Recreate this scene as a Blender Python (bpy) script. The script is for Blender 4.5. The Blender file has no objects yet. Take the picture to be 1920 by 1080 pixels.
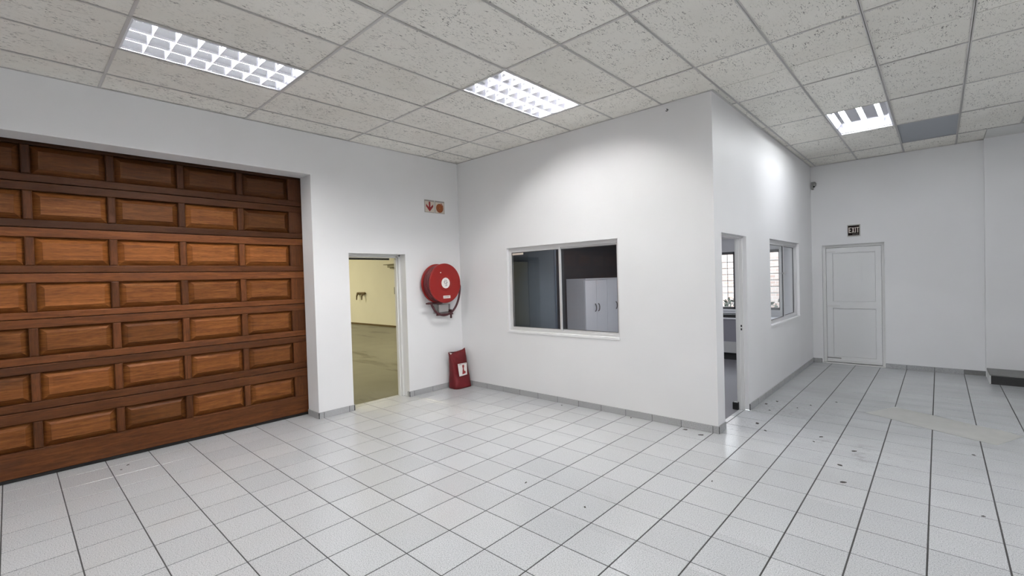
import bpy, bmesh, math, random
from mathutils import Matrix, Vector, noise

random.seed(7)
sc = bpy.context.scene
COL = sc.collection

# ------------------------------------------------------------------ camera
CAM = Vector((5.5989, -4.8699, 1.6420))
CR = Vector((0.73548606, 0.67690959, -0.0292174))
CU = Vector((0.0087126, 0.03367027, 0.99939502))
CF = Vector((-0.67748383, 0.73529567, -0.01886637))
FPX = 869.088
cam_data = bpy.data.cameras.new('camera')
cam = bpy.data.objects.new('camera', cam_data)
COL.objects.link(cam)
cam_data.sensor_fit = 'HORIZONTAL'
cam_data.sensor_width = 36.0
cam_data.lens = FPX / 1920 * 36.0
cam_data.clip_start = 0.05
M = Matrix.Identity(4)
for r in range(3):
    M[r][0], M[r][1], M[r][2], M[r][3] = CR[r], CU[r], -CF[r], CAM[r]
cam.matrix_world = M
sc.camera = cam

# ------------------------------------------------------------------ world, exposure
world = bpy.data.worlds.new('world')
sc.world = world
world.use_nodes = True
wn = world.node_tree.nodes
wn['Background'].inputs[0].default_value = (0.86, 0.93, 1.0, 1)
wn['Background'].inputs[1].default_value = 3.0
sc.view_settings.view_transform = 'Standard'
sc.view_settings.look = 'None'
sc.view_settings.gamma = 1.0
sc.view_settings.use_curve_mapping = False
sc.view_settings.exposure = 0.95
sc.cycles.use_light_tree = False
sc.cycles.use_denoising = True
sc.cycles.adaptive_threshold = 0.05
sc.cycles.max_bounces = 6
sc.cycles.diffuse_bounces = 5
sc.cycles.glossy_bounces = 3
sc.cycles.transparent_max_bounces = 8
sc.cycles.sample_clamp_indirect = 6.0
sc.cycles.blur_glossy = 0.6

TUBE = 88.0
TUBE_BARE = 27.0
TUBE_OFF = 62.0          # radiance of the fluorescent tubes, this one in added out-of-view fixtures
TUBE_COL = (1.0, 0.982, 0.965)

# ------------------------------------------------------------------ key dimensions (metres)
H = 3.486            # suspended ceiling
W = 3.926            # office corner
LY = 4.903           # far wall
XR = 8.0             # right wall
YB = -8.2            # rear wall
TS, P0, TSY, Q0 = 0.33244, 2.5454, 0.33424, -2.2869       # floor tile grid
CX, C0, CY, D0 = 0.6, -0.194, 1.2052, -1.8437             # ceiling grid
G_R, G_L, G_T = -2.346, -6.60, 2.985                      # garage opening
D1_A, D1_B, D1_T = -1.885, -1.022, 2.042                  # passage door opening
DC_A, DC_B, DC_T = 0.21, 1.06, 2.07                       # office door opening
DD_A, DD_B, DD_T = 4.08, 4.945, 2.075                     # white door
W1 = (1.03, 2.822, 0.895, 2.088)
W2 = (2.095, 3.86, 0.898, 2.088)

# ------------------------------------------------------------------ material helpers
MATS = {}
def mat(name, color=(0.8, 0.8, 0.8), rough=0.5, metal=0.0, spec=0.5, emit=None, estr=0.0):
    m = bpy.data.materials.new(name)
    m.use_nodes = True
    b = m.node_tree.nodes['Principled BSDF']
    b.inputs['Base Color'].default_value = (*color, 1)
    b.inputs['Roughness'].default_value = rough
    b.inputs['Metallic'].default_value = metal
    b.inputs['Specular IOR Level'].default_value = spec
    if emit:
        b.inputs['Emission Color'].default_value = (*emit, 1)
        b.inputs['Emission Strength'].default_value = estr
    MATS[name] = m
    return m

class NT:
    def __init__(s, m):
        s.t = m.node_tree; s.n = s.t.nodes; s.b = s.n['Principled BSDF']
    def add(s, typ, **kw):
        n = s.n.new(typ)
        for k, v in kw.items():
            setattr(n, k, v)
        return n
    def link(s, a, b):
        s.t.links.new(a, b)
    def coord(s, scale=(1, 1, 1), kind='Object', rot=(0, 0, 0)):
        tc = s.add('ShaderNodeTexCoord'); mp = s.add('ShaderNodeMapping')
        mp.inputs['Scale'].default_value = scale
        mp.inputs['Rotation'].default_value = rot
        s.link(tc.outputs[kind], mp.inputs['Vector'])
        return mp.outputs['Vector']
    def world(s, scale=(1, 1, 1)):
        g = s.add('ShaderNodeNewGeometry'); mp = s.add('ShaderNodeMapping')
        mp.inputs['Scale'].default_value = scale
        s.link(g.outputs['Position'], mp.inputs['Vector'])
        return mp.outputs['Vector']
    def noise(s, vec, scale, detail=3, rough=0.5, dist=0.0):
        n = s.add('ShaderNodeTexNoise')
        n.inputs['Scale'].default_value = scale
        n.inputs['Detail'].default_value = detail
        n.inputs['Roughness'].default_value = rough
        n.inputs['Distortion'].default_value = dist
        s.link(vec, n.inputs['Vector'])
        return n.outputs['Fac']
    def ramp(s, fac, stops):
        r = s.add('ShaderNodeValToRGB')
        el = r.color_ramp.elements
        while len(el) < len(stops): el.new(0.5)
        for e, (p, c) in zip(el, stops):
            e.position = p
            e.color = (*c, 1) if len(c) == 3 else c
        s.link(fac, r.inputs['Fac'])
        return r.outputs['Color']
    def mix(s, fac, a, b, mode='MIX'):
        m = s.add('ShaderNodeMix', data_type='RGBA', blend_type=mode)
        for sock, v in ((m.inputs[0], fac), (m.inputs[6], a), (m.inputs[7], b)):
            if isinstance(v, (int, float)): sock.default_value = v
            elif isinstance(v, tuple): sock.default_value = (*v, 1)
            else: s.link(v, sock)
        return m.outputs[2]
    def bump(s, fac, strength, dist=0.002):
        b = s.add('ShaderNodeBump')
        b.inputs['Strength'].default_value = strength
        b.inputs['Distance'].default_value = dist
        s.link(fac, b.inputs['Height'])
        s.link(b.outputs['Normal'], s.b.inputs['Normal'])
    def color(s, c): s.link(c, s.b.inputs['Base Color'])
    def rand(s): return s.add('ShaderNodeObjectInfo').outputs['Random']

G = lambda v: (v, v, v)

# white painted plaster
def paint(name, base, var=0.035):
    m = mat(name, base, 0.55, spec=0.35)
    t = NT(m); v = t.world()
    big = t.noise(v, 0.9, 2, 0.6)
    c = t.ramp(big, [(0.3, tuple(x * (1 - var) for x in base)), (0.7, tuple(min(1, x * (1 + var * 0.3)) for x in base))])
    t.color(c)
    return m
paint('wall_paint', (0.80, 0.80, 0.805))
paint('warehouse_paint', (0.80, 0.78, 0.68))
paint('office_dark_paint', (0.045, 0.045, 0.05))
paint('office_white_paint', (0.74, 0.74, 0.76))
paint('plaster_strip', (0.70, 0.70, 0.68))

# floor tile: pale grey speckled ceramic
def floor_tile_mat():
    m = mat('floor_tile_ceramic', (0.55, 0.56, 0.57), 0.28, spec=0.5)
    t = NT(m); v = t.world()
    rnd = t.rand()
    base = t.ramp(rnd, [(0.0, (0.505, 0.517, 0.527)), (1.0, (0.555, 0.567, 0.577))])
    spk = t.noise(v, 165, 1, 0.6)
    c = t.ramp(spk, [(0.30, G(0.55)), (0.47, G(0.96)), (0.60, G(1.02)), (0.72, G(1.22))])
    c = t.mix(1.0, base, c, 'MULTIPLY')
    # walked-in dirt, its own shape
    d = t.noise(v, 1.3, 3, 0.65, 0.4)
    c = t.mix(t.ramp(d, [(0.48, G(0)), (0.80, G(0.30))]), c, (0.48, 0.475, 0.455))
    s = t.noise(t.world((1, 3.0, 1)), 5.0, 3, 0.7)
    c = t.mix(t.ramp(s, [(0.64, G(0)), (0.80, G(0.20))]), c, (0.42, 0.41, 0.39))
    # trodden-in dirt outside the office door
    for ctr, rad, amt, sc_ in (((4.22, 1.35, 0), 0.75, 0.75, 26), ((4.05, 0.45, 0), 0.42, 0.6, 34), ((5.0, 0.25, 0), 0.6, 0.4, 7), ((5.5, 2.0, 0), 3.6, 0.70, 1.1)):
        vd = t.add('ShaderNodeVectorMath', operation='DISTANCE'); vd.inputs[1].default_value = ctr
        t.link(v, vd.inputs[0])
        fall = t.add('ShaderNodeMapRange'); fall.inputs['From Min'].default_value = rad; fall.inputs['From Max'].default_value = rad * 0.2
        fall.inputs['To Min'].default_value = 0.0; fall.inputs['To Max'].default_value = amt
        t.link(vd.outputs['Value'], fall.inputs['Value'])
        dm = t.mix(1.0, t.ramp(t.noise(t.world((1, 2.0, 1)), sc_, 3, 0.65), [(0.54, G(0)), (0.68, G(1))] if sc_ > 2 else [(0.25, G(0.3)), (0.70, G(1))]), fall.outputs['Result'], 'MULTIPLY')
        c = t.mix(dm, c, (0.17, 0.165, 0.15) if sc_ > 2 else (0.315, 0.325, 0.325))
    t.color(c)
    t.b.inputs['Roughness'].default_value = 0.19
floor_tile_mat()

def speckled(name, base, dark, rough=0.45):
    m = mat(name, base, rough)
    t = NT(m); v = t.world()
    rnd = t.rand()
    b = t.ramp(rnd, [(0, tuple(x * 0.93 for x in base)), (1, tuple(x * 1.06 for x in base))])
    c = t.mix(t.ramp(t.noise(v, 170, 2, 0.7), [(0.40, G(1)), (0.52, G(0))]), b, dark)
    t.color(c)
speckled('skirting_ceramic', (0.43, 0.435, 0.44), (0.26, 0.26, 0.265))
speckled('black_stone', (0.022, 0.022, 0.022), (0.012, 0.012, 0.012), 0.35)
speckled('grey_screed', (0.24, 0.24, 0.235), (0.17, 0.17, 0.165), 0.75)
speckled('mortar', (0.20, 0.20, 0.195), (0.13, 0.13, 0.13), 0.85)
mat('grout', (0.045, 0.044, 0.043), 0.9)

# ceiling tile: cream mineral fibre with fissures
def ceil_mat(name, base):
    m = mat(name, base, 0.9, spec=0.15)
    t = NT(m)
    v = t.world((1.0, 0.27, 1.0))
    w = t.world()
    rnd = t.rand()
    b = t.ramp(rnd, [(0, tuple(x * 0.95 for x in base)), (1, tuple(x * 1.04 for x in base))])
    f = t.noise(v, 84, 2, 0.55, 1.5)
    msk = t.ramp(t.noise(w, 9, 2, 0.5), [(0.35, G(0)), (0.6, G(1))])
    fis = t.ramp(f, [(0.368, G(1)), (0.398, G(0))])
    mm = t.mix(1.0, fis, msk, 'MULTIPLY')
    c = t.mix(mm, b, tuple(x * 0.26 for x in base))
    pin = t.ramp(t.noise(w, 260, 1, 0.5), [(0.22, G(0.7)), (0.30, G(0))])
    c = t.mix(pin, c, tuple(x * 0.45 for x in base))
    d = t.noise(w, 1.1, 4, 0.6)
    c = t.mix(t.ramp(d, [(0.45, G(0)), (0.8, G(0.35))]), c, tuple(x * 0.72 for x in (base[0], base[1] * 0.97, base[2] * 0.9)))
    t.color(c)
    t.bump(f, 0.25, 0.003)
ceil_mat('ceiling_fibre', (0.86, 0.84, 0.785))
mat('ceiling_tile_grey', (0.36, 0.38, 0.41), 0.7)
mat('tee_white', (0.58, 0.565, 0.55), 0.5)
mat('plenum_black', (0.02, 0.02, 0.02), 0.95)

# timber of the sectional door
def wood(name, lo, mid, hi, vertical=False):
    m = mat(name, mid, 0.50, spec=0.16)
    t = NT(m)
    oi = t.add('ShaderNodeObjectInfo')
    g = t.add('ShaderNodeNewGeometry')
    off = t.add('ShaderNodeVectorMath', operation='SCALE'); off.inputs['Scale'].default_value = 13.0
    comb = t.add('ShaderNodeCombineXYZ')
    for k in range(3): t.link(oi.outputs['Random'], comb.inputs[k])
    t.link(comb.outputs[0], off.inputs[0])
    add = t.add('ShaderNodeVectorMath', operation='ADD')
    t.link(g.outputs['Position'], add.inputs[0]); t.link(off.outputs[0], add.inputs[1])
    mp = t.add('ShaderNodeMapping')
    mp.inputs['Scale'].default_value = (1, 14, 1.0) if vertical else (1, 1.0, 14)
    t.link(add.outputs[0], mp.inputs['Vector'])
    v = mp.outputs['Vector']
    n1 = t.noise(v, 2.6, 4, 0.62, 0.8)
    c = t.ramp(n1, [(0.25, lo), (0.5, mid), (0.78, hi)])
    n2 = t.noise(v, 14, 2, 0.6, 0.3)
    c = t.mix(t.ramp(n2, [(0.35, G(0.45)), (0.52, G(0))]), c, tuple(x * 0.5 for x in lo))
    tone = t.ramp(oi.outputs['Random'], [(0, G(0.62)), (0.55, G(0.95)), (1, G(1.18))])
    c = t.mix(1.0, c, tone, 'MULTIPLY')
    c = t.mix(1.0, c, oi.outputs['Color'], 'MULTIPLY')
    c = t.mix(1.0, c, G(0.74), 'MULTIPLY')
    # weather stains
    st = t.noise(t.world((1, 0.55, 2.6)), 1.5, 4, 0.65, 0.5)
    c = t.mix(t.ramp(st, [(0.56, G(0)), (0.74, G(0.62))]), c, (0.040, 0.017, 0.010))
    t.color(c)
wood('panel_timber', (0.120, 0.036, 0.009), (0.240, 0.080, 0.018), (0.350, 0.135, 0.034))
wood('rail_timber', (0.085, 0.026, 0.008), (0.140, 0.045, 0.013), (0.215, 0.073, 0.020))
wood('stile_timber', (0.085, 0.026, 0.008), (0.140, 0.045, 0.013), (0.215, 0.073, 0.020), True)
mat('rubber_black', (0.012, 0.012, 0.012), 0.8)

mat('aluminium', (0.68, 0.68, 0.685), 0.40, 0.35)
mat('aluminium_dark', (0.10, 0.10, 0.105), 0.45, 0.3)
mat('frame_white', (0.73, 0.73, 0.72), 0.45)
mat('door_white', (0.78, 0.785, 0.785), 0.45)
mat('chrome_dull', (0.45, 0.45, 0.45), 0.35, 0.8)
mat('lamp_reflector', (0.80, 0.81, 0.86), 0.16, 1.0)
mat('louvre_metal', (0.85, 0.86, 0.90), 0.48, 1.0)
mat('lamp_mirror', (0.70, 0.70, 0.78), 0.06, 1.0)
mat('lamp_white', (0.80, 0.80, 0.84), 0.35)
mat('lamp_pan', (0.74, 0.74, 0.80), 0.30, 0.25)
mat('tube_glow', (0.9, 0.9, 0.9), 0.5, emit=TUBE_COL, estr=TUBE)
mat('tube_glow_bare', (0.9, 0.9, 0.9), 0.5, emit=(0.96, 0.985, 1.0), estr=TUBE_BARE)
mat('tube_glow_fill', (0.9, 0.9, 0.9), 0.5, emit=(0.97, 0.985, 1.0), estr=TUBE_OFF)
mat('reel_red', (0.22, 0.008, 0.006), 0.40, spec=0.35)
mat('reel_dark_red', (0.11, 0.006, 0.008), 0.5)
mat('hose_rubber', (0.055, 0.006, 0.010), 0.45)
mat('bracket_dark', (0.05, 0.008, 0.010), 0.5)
mat('valve_grey', (0.20, 0.19, 0.185), 0.5)
mat('plastic_clear', (0.50, 0.49, 0.48), 0.15)
mat('sticker_white', (0.75, 0.73, 0.70), 0.5)
mat('print_grey', (0.30, 0.28, 0.28), 0.6)
mat('print_dark', (0.10, 0.09, 0.09), 0.6)
mat('sign_cream', (0.62, 0.55, 0.47), 0.45)
mat('sign_frame', (0.36, 0.33, 0.30), 0.5)
mat('sign_red', (0.26, 0.012, 0.014), 0.5)
mat('sign_orange', (0.36, 0.10, 0.018), 0.5)
mat('sign_brown', (0.17, 0.035, 0.012), 0.5)
mat('exit_black', (0.012, 0.006, 0.005), 0.7, spec=0.1)
mat('exit_letter', (0.62, 0.56, 0.50), 0.5)
mat('exit_frame', (0.46, 0.45, 0.42), 0.5)
def vinyl():
    m = mat('bag_vinyl', (0.11, 0.006, 0.008), 0.42, spec=0.3)
    t = NT(m); v = t.world()
    t.bump(t.noise(v, 14, 3, 0.6), 0.5, 0.01)
    c = t.ramp(t.noise(v, 30, 4, 0.7), [(0.3, (0.088, 0.004, 0.006)), (0.62, (0.118, 0.006, 0.008)), (0.80, (0.19, 0.028, 0.028))])
    t.color(c)
vinyl()
mat('cupboard_white', (0.70, 0.70, 0.74), 0.35)
mat('cupboard_side', (0.66, 0.66, 0.69), 0.4)
mat('slate_panel', (0.070, 0.092, 0.122), 0.45)
mat('desk_grey', (0.22, 0.215, 0.25), 0.5)
mat('desk_light', (0.42, 0.42, 0.42), 0.5)
mat('matt_black', (0.015, 0.015, 0.017), 0.6)
mat('office_carpet', (0.145, 0.14, 0.155), 0.6)
mat('pipe_brown', (0.12, 0.08, 0.03), 0.5)
mat('batten_cream', (0.30, 0.28, 0.20), 0.5)
mat('plastic_grey', (0.30, 0.30, 0.29), 0.5)
mat('debris_dark', (0.05, 0.045, 0.04), 0.9)
mat('bar_white', (0.60, 0.60, 0.62), 0.5)
def concrete():
    m = mat('warehouse_concrete', (0.36, 0.34, 0.24), 0.35)
    t = NT(m)
    v = t.world((0.35, 1.6, 1)); w = t.world()
    n = t.noise(w, 1.2, 5, 0.6)
    c = t.ramp(n, [(0.3, (0.135, 0.131, 0.100)), (0.7, (0.185, 0.178, 0.137))])
    s = t.noise(v, 1.5, 4, 0.6, 0.4)
    c = t.mix(t.ramp(s, [(0.55, G(0)), (0.62, G(0.85))]), c, (0.060, 0.053, 0.032))
    t.color(c)
concrete()
def outside_brick():
    m = mat('outside_brick', (0.7, 0.6, 0.55), 0.8)
    t = NT(m)
    v = t.coord((1, 1, 1), 'Object', (math.pi / 2, 0, 0))
    b = t.add('ShaderNodeTexBrick')
    b.inputs['Color1'].default_value = (0.62, 0.44, 0.38, 1)
    b.inputs['Color2'].default_value = (0.72, 0.60, 0.55, 1)
    b.inputs['Mortar'].default_value = (0.78, 0.76, 0.74, 1)
    b.inputs['Scale'].default_value = 3.2
    t.link(v, b.inputs['Vector'])
    t.color(b.outputs['Color'])
outside_brick()
def hedge_mat():
    m = mat('hedge_leaf', (0.10, 0.12, 0.08), 0.7)
    t = NT(m)
    t.color(t.ramp(t.noise(t.world(), 14, 4, 0.7), [(0.3, (0.03, 0.035, 0.03)), (0.7, (0.16, 0.18, 0.14))]))
hedge_mat()
def glass_mat(name, tint, base_refl):
    m = bpy.data.materials.new(name); m.use_nodes = True
    t = m.node_tree; t.nodes.clear()
    o = t.nodes.new('ShaderNodeOutputMaterial')
    mx = t.nodes.new('ShaderNodeMixShader')
    tr = t.nodes.new('ShaderNodeBsdfTransparent'); tr.inputs[0].default_value = (*tint, 1)
    gl = t.nodes.new('ShaderNodeBsdfGlossy'); gl.inputs['Roughness'].default_value = 0.03
    gl.inputs[0].default_value = (0.95, 0.95, 0.97, 1)
    lw = t.nodes.new('ShaderNodeLayerWeight'); lw.inputs[0].default_value = 0.5
    pw = t.nodes.new('ShaderNodeMath'); pw.operation = 'POWER'; pw.inputs[1].default_value = 5.0
    ma = t.nodes.new('ShaderNodeMath'); ma.operation = 'MULTIPLY_ADD'; ma.inputs[1].default_value = 1 - base_refl; ma.inputs[2].default_value = base_refl
    t.links.new(lw.outputs['Facing'], pw.inputs[0]); t.links.new(pw.outputs[0], ma.inputs[0])
    t.links.new(ma.outputs[0], mx.inputs[0]); t.links.new(tr.outputs[0], mx.inputs[1])
    t.links.new(gl.outputs[0], mx.inputs[2]); t.links.new(mx.outputs[0], o.inputs[0])
    MATS[name] = m
glass_mat('window_glass', (0.93, 0.95, 0.95), 0.055)
def dust():
    m = mat('floor_dust', (0.46, 0.45, 0.42), 0.8)
    t = NT(m); v = t.world()
    t.color(t.ramp(t.noise(v, 4, 4, 0.6), [(0.3, (0.395, 0.395, 0.375)), (0.7, (0.44, 0.44, 0.42))]))
dust()

# ------------------------------------------------------------------ mesh helpers
def box(bm, x0, x1, y0, y1, z0, z1):
    v = [bm.verts.new(p) for p in ((x0, y0, z0), (x1, y0, z0), (x1, y1, z0), (x0, y1, z0),
                                   (x0, y0, z1), (x1, y0, z1), (x1, y1, z1), (x0, y1, z1))]
    for f in ((0, 3, 2, 1), (4, 5, 6, 7), (0, 1, 5, 4), (1, 2, 6, 5), (2, 3, 7, 6), (3, 0, 4, 7)):
        bm.faces.new([v[i] for i in f])
    return v

def mesh_of(bm, name, m, smooth=False):
    bmesh.ops.recalc_face_normals(bm, faces=bm.faces[:])
    me = bpy.data.meshes.new(name)
    bm.to_mesh(me); bm.free()
    me.materials.append(MATS[m])
    if smooth:
        for p in me.polygons: p.use_smooth = True
    return me

def put(name, me, parent=None, loc=(0, 0, 0), rot=(0, 0, 0)):
    o = bpy.data.objects.new(name, me)
    COL.objects.link(o)
    o.location = loc; o.rotation_euler = rot
    if parent is not None: o.parent = parent
    return o

def boxes(name, m, bs, parent=None, bevel=0.0, loc=(0, 0, 0), rot=(0, 0, 0)):
    bm = bmesh.new()
    for b in bs: box(bm, *b)
    if bevel > 0:
        bmesh.ops.bevel(bm, geom=bm.edges[:], offset=bevel, segments=2, affect='EDGES', profile=0.7)
    return put(name, mesh_of(bm, name, m), parent, loc, rot)

def empty(name, loc, rot=(0, 0, 0)):
    o = bpy.data.objects.new(name, None)
    o.empty_display_size = 0.1
    COL.objects.link(o); o.location = loc; o.rotation_euler = rot
    return o

def tag(o, label=None, cat=None, group=None, kind=None):
    if label: o['label'] = label
    if cat: o['category'] = cat
    if group: o['group'] = group
    if kind: o['kind'] = kind
    return o

def struct(o): o['kind'] = 'structure'; return o

def tube(bm, pts, r, n=10, closed=False, caps=True):
    pts = [Vector(p) for p in pts]
    rings = []
    N = len(pts)
    up0 = None
    for i, p in enumerate(pts):
        if closed: d = pts[(i + 1) % N] - pts[i - 1]
        else: d = pts[min(i + 1, N - 1)] - pts[max(i - 1, 0)]
        d.normalize()
        if up0 is None:
            up0 = Vector((0, 0, 1)) if abs(d.z) < 0.9 else Vector((1, 0, 0))
        a = up0 - d * up0.dot(d); a.normalize(); up0 = a
        b = d.cross(a)
        rr = r[i] if isinstance(r, (list, tuple)) else r
        rings.append([bm.verts.new(p + (a * math.cos(2 * math.pi * k / n) + b * math.sin(2 * math.pi * k / n)) * rr) for k in range(n)])
    for i in range(N if closed else N - 1):
        A, B = rings[i], rings[(i + 1) % N]
        for k in range(n):
            bm.faces.new((A[k], A[(k + 1) % n], B[(k + 1) % n], B[k]))
    if caps and not closed:
        bm.faces.new(rings[0][::-1]); bm.faces.new(rings[-1])

def lathe_x(bm, prof, n=48):
    """revolve (x, r) profile about the x axis"""
    rings = []
    for x, r in prof:
        if r < 1e-6: rings.append([bm.verts.new((x, 0, 0))])
        else: rings.append([bm.verts.new((x, r * math.cos(2 * math.pi * k / n), r * math.sin(2 * math.pi * k / n))) for k in range(n)])
    for A, B in zip(rings, rings[1:]):
        for k in range(n):
            a0, a1 = A[k % len(A)], A[(k + 1) % len(A)]
            b0, b1 = B[k % len(B)], B[(k + 1) % len(B)]
            vs = []
            for v in (a0, a1, b1, b0):
                if v not in vs: vs.append(v)
            if len(vs) > 2: bm.faces.new(vs)

def prism(bm, poly, axis, t0, t1):
    """extrude a 2D polygon along axis ('x': poly is (y,z); 'y': (x,z); 'z': (x,y))"""
    def P(a, b, t):
        return {'x': (t, a, b), 'y': (a, t, b), 'z': (a, b, t)}[axis]
    A = [bm.verts.new(P(a, b, t0)) for a, b in poly]
    B = [bm.verts.new(P(a, b, t1)) for a, b in poly]
    n = len(poly)
    for k in range(n): bm.faces.new((A[k], A[(k + 1) % n], B[(k + 1) % n], B[k]))
    bm.faces.new(A[::-1]); bm.faces.new(B)

def proj(p):
    d = Vector(p) - CAM
    z = d.dot(CF)
    if z < 0.05: return None
    return (960 + FPX * d.dot(CR) / z, 540 - FPX * d.dot(CU) / z)

def clip_area(pts):
    """area in pixels of a quad inside the picture"""
    q = [proj(p) for p in pts]
    if any(a is None for a in q): return 0.0
    for ax, lim, sg in ((0, 0, 1), (0, 1920, -1), (1, 0, 1), (1, 1080, -1)):
        out = []
        for i in range(len(q)):
            a, b = q[i - 1], q[i]
            ia, ib = sg * (a[ax] - lim) >= 0, sg * (b[ax] - lim) >= 0
            if ia != ib:
                t = (lim - a[ax]) / (b[ax] - a[ax])
                out.append((a[0] + t * (b[0] - a[0]), a[1] + t * (b[1] - a[1])))
            if ib: out.append(b)
        q = out
        if len(q) < 3: return 0.0
    return abs(sum(q[i - 1][0] * q[i][1] - q[i][0] * q[i - 1][1] for i in range(len(q)))) / 2

# ------------------------------------------------------------------ the shell
WT = 0.25     # thickness of the left wall
struct(boxes('wall_left', 'wall_paint', [
    (-WT, 0, YB, G_L, 0, 3.75), (-WT, 0, G_L, G_R, G_T, 3.75), (-WT, 0, G_R, D1_A, 0, 3.75),
    (-WT, 0, D1_A, D1_B, D1_T, 3.75), (-WT, 0, D1_B, LY + 0.2, 0, 3.75),
    (-0.285, -WT, G_R, G_R + 0.2, 0, 3.3), (-0.285, -WT, G_L, G_R, G_T, 3.3)]))
OT = 0.13     # office partition thickness
def wall_y(name, x0, x1, y0, y1, ops, m='wall_paint', zt=3.75):
    """wall along x with openings (a, b, z0, z1) sorted in x"""
    bs = []; c = x0
    for a, b, z0, z1 in ops:
        bs.append((c, a, y0, y1, 0, zt))
        if z0 > 0: bs.append((a, b, y0, y1, 0, z0))
        bs.append((a, b, y0, y1, z1, zt)); c = b
    bs.append((c, x1, y0, y1, 0, zt))
    return struct(boxes(name, m, bs))
def wall_x(name, y0, y1, x0, x1, ops, m='wall_paint', zt=3.75):
    bs = []; c = y0
    for a, b, z0, z1 in ops:
        bs.append((x0, x1, c, a, 0, zt))
        if z0 > 0: bs.append((x0, x1, a, b, 0, z0))
        bs.append((x0, x1, a, b, z1, zt)); c = b
    bs.append((x0, x1, c, y1, 0, zt))
    return struct(boxes(name, m, bs))
wall_y('wall_office', 0, W, 0, OT, [W1])
wall_x('wall_corridor', OT, LY, W - OT, W, [(DC_A, DC_B, 0, DC_T), W2])
W3 = (1.55, 3.43, 0.915, 2.06)
wall_y('wall_far', W - OT, 6.10, LY, LY + 0.2, [(DD_A, DD_B, 0, DD_T)])
wall_y('wall_office_rear', 0, W - OT, LY, LY + 0.2, [W3], 'office_white_paint')
struct(boxes('wall_far_return', 'wall_paint', [(6.10, XR, 4.83, LY + 0.2, 0, 3.75)]))
struct(boxes('wall_right', 'wall_paint', [(XR, XR + 0.2, YB, LY + 0.2, 0, 3.75)]))
struct(boxes('wall_rear', 'wall_paint', [(-WT, XR + 0.2, YB - 0.2, YB, 0, 3.75)]))
struct(boxes('wall_office_left', 'office_dark_paint', [(0.0, 0.02, OT, LY, 0, 2.75)]))
struct(boxes('ceiling_office', 'office_white_paint', [(0.02, W - OT, OT, LY, 2.75, 2.80)]))
struct(boxes('floor_office', 'office_carpet', [(0.0, W - OT, OT, LY, -0.06, 0.0), (W - OT, W - 0.105, DC_A, DC_B, -0.06, 0.0)]))

# ------------------------------------------------------------------ floor and its tiles
floor = struct(boxes('floor', 'grout', [
    (0, XR, YB, 0, -0.10, -0.0022), (W, XR, 0, LY, -0.10, -0.0022), (-0.37, 0, G_L, G_R, -0.10, -0.0022),
    (-0.235, 0, D1_A, D1_B, -0.10, -0.0022), (W - 0.105, W, DC_A, DC_B, -0.10, -0.0022)]))
GX, GY = 0.0042, 0.0034       # half joints
def tile_bm(bm, x0, x1, y0, y1, ch=0.0012, zt=0.0):
    a = [bm.verts.new(p) for p in ((x0, y0, zt - 0.006), (x1, y0, zt - 0.006), (x1, y1, zt - 0.006), (x0, y1, zt - 0.006))]
    b = [bm.verts.new(p) for p in ((x0, y0, zt - ch), (x1, y0, zt - ch), (x1, y1, zt - ch), (x0, y1, zt - ch))]
    c = [bm.verts.new(p) for p in ((x0 + ch, y0 + ch, zt), (x1 - ch, y0 + ch, zt), (x1 - ch, y1 - ch, zt), (x0 + ch, y1 - ch, zt))]
    for A, B in ((a, b), (b, c)):
        for k in range(4): bm.faces.new((A[k], A[(k + 1) % 4], B[(k + 1) % 4], B[k]))
    bm.faces.new(c)
REG = [(-0.37, XR, G_L, G_R), (0, XR, YB, G_L), (0, XR, G_R, D1_A), (-0.235, XR, D1_A, D1_B), (0, XR, D1_B, 0),
       (W, XR, 0, DC_A), (W - 0.105, XR, DC_A, DC_B), (W, XR, DC_B, 4.83), (W, 6.10, 4.83, LY)]
cells = []
for i in range(-10, 18):
    for j in range(-19, 23):
        x0, x1 = P0 + i * TS + GX, P0 + (i + 1) * TS - GX
        y0, y1 = Q0 + j * TSY + GY, Q0 + (j + 1) * TSY - GY
        for rx0, rx1, ry0, ry1 in REG:
            a, b, c, d = max(x0, rx0), min(x1, rx1), max(y0, ry0), min(y1, ry1)
            if b - a < 0.004 or d - c < 0.004: continue
            full = (a, b, c, d) == (x0, x1, y0, y1)
            area = clip_area([(a, c, 0), (b, c, 0), (b, d, 0), (a, d, 0)])
            cells.append((area, a, b, c, d, full))
cells.sort(key=lambda t: -t[0])
bm = bmesh.new(); hx, hy = TS / 2 - GX, TSY / 2 - GY
tile_bm(bm, -hx, hx, -hy, hy)
full_tile = mesh_of(bm, 'floor_tile', 'floor_tile_ceramic')
rest = bmesh.new()
for k, (area, a, b, c, d, full) in enumerate(cells):
    if k < 300:
        dz = random.uniform(-0.0003, 0.0003)
        if full:
            put('floor_tile', full_tile, floor, ((a + b) / 2, (c + d) / 2, dz))
        else:
            bm = bmesh.new(); tile_bm(bm, a, b, c, d)
            put('floor_tile', mesh_of(bm, 'floor_tile', 'floor_tile_ceramic'), floor, (0, 0, dz))
    else:
        tile_bm(rest, a, b, c, d)
tag(put('floor_tile_remainder', mesh_of(rest, 'floor_tile_remainder', 'floor_tile_ceramic'), floor), kind='stuff')

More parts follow.
